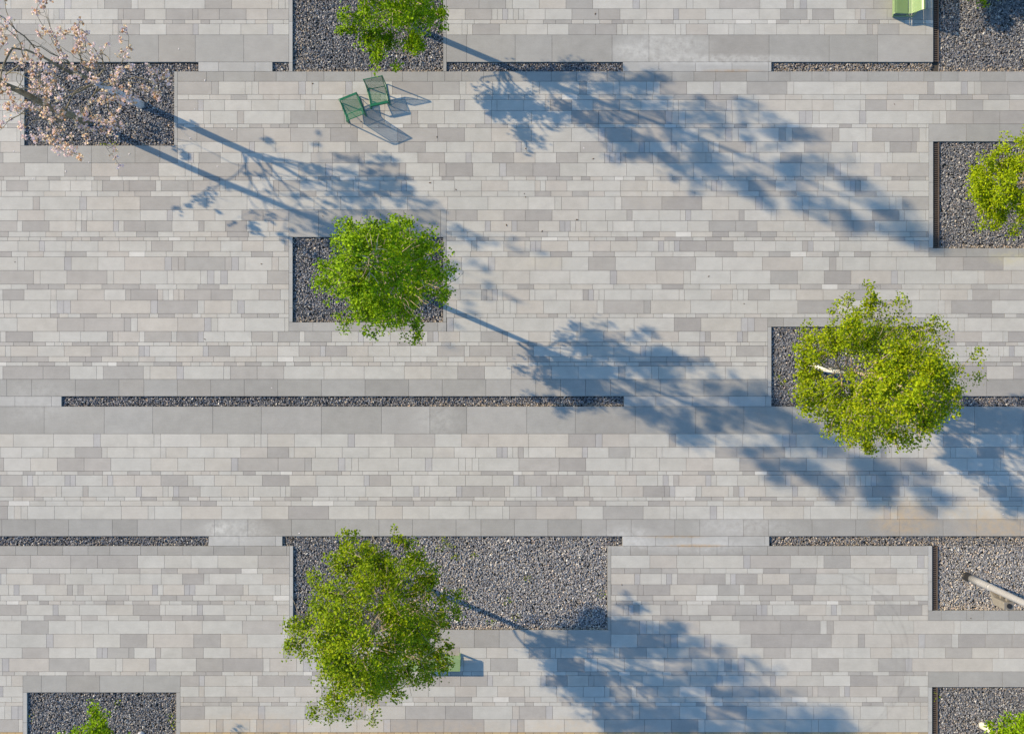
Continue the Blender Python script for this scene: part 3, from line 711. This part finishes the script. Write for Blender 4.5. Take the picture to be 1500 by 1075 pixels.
def flat_bench(px0, px1, py0, py1, label):
    t = empty("flat_bench", (X((px0 + px1) / 2), Y((py0 + py1) / 2), 0.002), 0, label, "bench")
    L, D, h = (px1 - px0) * S / 2, (py1 - py0) * S / 2, .47
    m = MB(); yy = -D
    while yy + .024 <= D: m.box(-L, L, yy, yy + .026, h - .012, h); yy += .034
    m.build("seat", M_LTGREEN, t)
    f = MB()
    for y_ in (-D + .01, D - .01): f.box(-L + .01, L - .01, y_ - .012, y_ + .012, h - .06, h - .014)
    f.build("seat_frame", M_LTGREEN, t)
    for sx in (-1, 0.28, 1):
        g = MB(); x = sx * (L - .03)
        g.box(x - .022, x + .022, -D + .025, -D + .09, 0, h - .062); g.box(x - .022, x + .022, D - .09, D - .025, 0, h - .062); g.box(x - .024, x + .024, -D + .09, D - .09, .02, .06)
        g.build("leg", M_LTGREEN, t)
flat_bench(598, 675, 955, 977, "light green backless bench half hidden under the lower tree")

# ------------------------------------------------------------------ lamp post
t = empty("lamp_post", (X(1417), Y(844.5), -.08), 0, "pale grey lamp post with a side equipment box in the right hand gravel bed", "lamp post")
m = MB(); zz = np.linspace(.42, 8.2, 12); m.tube([(0, 0, z) for z in zz], np.linspace(.135, .085, 12), 24); m.build("pole", M_POLE, t, smooth=True)
m = MB(); m.tube([(0, 0, 0), (0, 0, .06), (0, 0, .10), (0, 0, .42)], [.165, .165, .140, .138], 24); m.build("base_collar", M_BLACK, t)
m = MB(); m.tube([(0, 0, 1.80), (0, 0, 1.88)], .137, 24); m.build("clamp_ring", M_POLE, t, smooth=True)
hd = MB(); hd.ribbon([(-.17, -.05, 2.1), (-.20, -.20, 2.4), (-.20, -.20, 3.15)], [(.10, -.13, 2.1), (.16, -.20, 2.4), (.16, -.20, 3.15)], .26, [(0, -.3, 0), (0, -1, 0), (0, -1, 0)])
hd.box(-.06, .06, -.205, -.10, 2.55, 2.65); hd.box(-.06, .06, -.205, -.10, 2.95, 3.05)
h_ = hd.build("equipment_box", M_TAUPE, t, bevel=.02)
le = MB(); le.tube([(-.02, -.33, 3.10), (-.02, -.33, 3.175)], .085, 20); le.build("cap", M_BLACK, h_)
ar = MB(); ar.tube([(0, 0, 8.2), (.1, -.05, 8.35), (.9, -.4, 8.45)], .04, 8); ar.build("arm", M_POLE, t)
ar = MB(); ar.box(.75, 1.35, -.55, -.30, 8.40, 8.48); ar.build("lamp_head", M_POLE, t, bevel=.02)

# ------------------------------------------------------------------ small things lying on the paving
spots = [(130, 238, 1), (189, 226, 1), (383, 387, 0), (473, 317, 0), (458, 123, 0), (529, 179, 0), (640, 201, 0), (770, 289, 0), (768, 284, 0), (845, 322, 0), (869, 233, 0), (855, 217, 1),
         (770, 218, 0), (794, 339, 0), (1422, 905, 0), (911, 856, 0), (742, 330, 0), (872, 21, 0), (1310, 153, 0), (668, 278, 0), (1469, 753, 1), (398, 568, 1), (1157, 779, 1), (438, 781, 1), (89, 504, 1),
         (1038, 405, 0), (1090, 445, 0), (630, 268, 0), (300, 497, 0), (22, 384, 0), (190, 84, 1), (240, 107, 1), (278, 203, 1), (48, 262, 1), (96, 251, 1), (232, 229, 1), (300, 118, 1), (262, 72, 1), (318, 244, 1), (20, 222, 1), (285, 160, 1), (340, 190, 1)]
rr = random.Random(9); protos = {}
for k in (0, 1):
    m = MB(); pts = [(0.05 * math.cos(a) * (1 + .25 * math.sin(3 * a)), 0.028 * math.sin(a), .010 + .008 * math.cos(2 * a)) for a in np.linspace(0, 6.28, 9)[:-1]]
    V = pts + [(0, 0, .004)]; m.add(V, [], [(8, i, (i + 1) % 8) for i in range(8)] + [((i + 1) % 8, i, 8) for i in range(0)])
    protos[k] = m.build("fallen_leaf" if k == 0 else "fallen_petal", M_DRYLEAF if k == 0 else M_PETAL)
used = set()
for (px, py, k) in spots:
    o = protos[k]
    if k in used: o = o.copy(); C.objects.link(o)
    used.add(k); o.location = (X(px), Y(py), .004); o.rotation_euler = (0, 0, rr.uniform(0, 6.28)); s_ = rr.uniform(.5, .85); o.scale = (s_, s_, s_)
    if k == 0: tag(o, "tiny brown dry leaf lying on the pale paving", "leaf", "dry leaves scattered on the paving")
    else: tag(o, "tiny whitish petal lying on the grey paving", "petal", "pale petals scattered on the paving")

# weeds sprouting in the gravel
lv = Leaves(77); rw = np.random.default_rng(3)
for (px, py, n) in ((660, 800, 26), (668, 815, 22), (745, 880, 16), (695, 812, 14), (650, 792, 24), (775, 848, 12), (757, 905, 12), (645, 805, 18), (720, 915, 12), (170, 1030, 10), (250, 1050, 14), (252, 1062, 12),
                    (42, 1050, 10), (1374, 1021, 10), (150, 212, 14), (165, 210, 12), (882, 870, 10), (672, 875, 14), (683, 890, 12), (1150, 560, 14), (1141, 552, 10)):
    lv.clump((X(px), Y(py), -.045), n, (.10, .09, .012), (0, 0, 1.0))
o = lv.build("weeds", None, (.035, .075), OLIVE); tag(o, "small green weeds sprouting in the gravel", kind="stuff")

# ------------------------------------------------------------------ light
cz = 1 / math.sqrt(1 + SUN_L ** 2); el = math.asin(cz)
h = Vector((1, -SUN_SLOPE)).normalized()
d = Vector((h.x * math.cos(el), h.y * math.cos(el), -math.sin(el)))
sl = bpy.data.lights.new("sun", 'SUN'); sl.energy = 4.5; sl.angle = math.radians(0.7); sl.color = (1.0, 0.80, 0.52)
so = bpy.data.objects.new("sun", sl); C.objects.link(so); so.rotation_euler = d.to_track_quat('-Z', 'Y').to_euler(); so.location = (-30, 12, 30)
w = bpy.data.worlds.new("World"); scene.world = w; w.use_nodes = True
nt = w.node_tree; sk = nt.nodes.new("ShaderNodeTexSky"); sk.sky_type = 'NISHITA'; sk.sun_disc = False
sk.sun_elevation = el; sk.sun_rotation = math.atan2(-h.x, -h.y); sk.air_density = 1.0; sk.dust_density = 0.3; sk.ozone_density = 3.5
wb = nt.nodes.new("ShaderNodeVectorMath"); wb.operation = 'MULTIPLY'; wb.inputs[1].default_value = (0.95, 1.06, 1.03)   # camera white balance of the sky light
nt.links.new(sk.outputs["Color"], wb.inputs[0]); nt.links.new(wb.outputs["Vector"], nt.nodes["Background"].inputs["Color"]); nt.nodes["Background"].inputs["Strength"].default_value = 0.15

cam = bpy.data.cameras.new("camera"); co = bpy.data.objects.new("camera", cam); C.objects.link(co)
co.location = (0, 0, H); co.rotation_euler = (0, 0, 0)
cam.sensor_width = 36.0; cam.lens = 36.0 * H / (1500 * S); cam.clip_end = 2000; cam.clip_start = 0.5
scene.camera = co
vs = scene.view_settings; vs.view_transform = 'Standard'; vs.look = 'None'; vs.gamma = 1.0; vs.exposure = 0.72
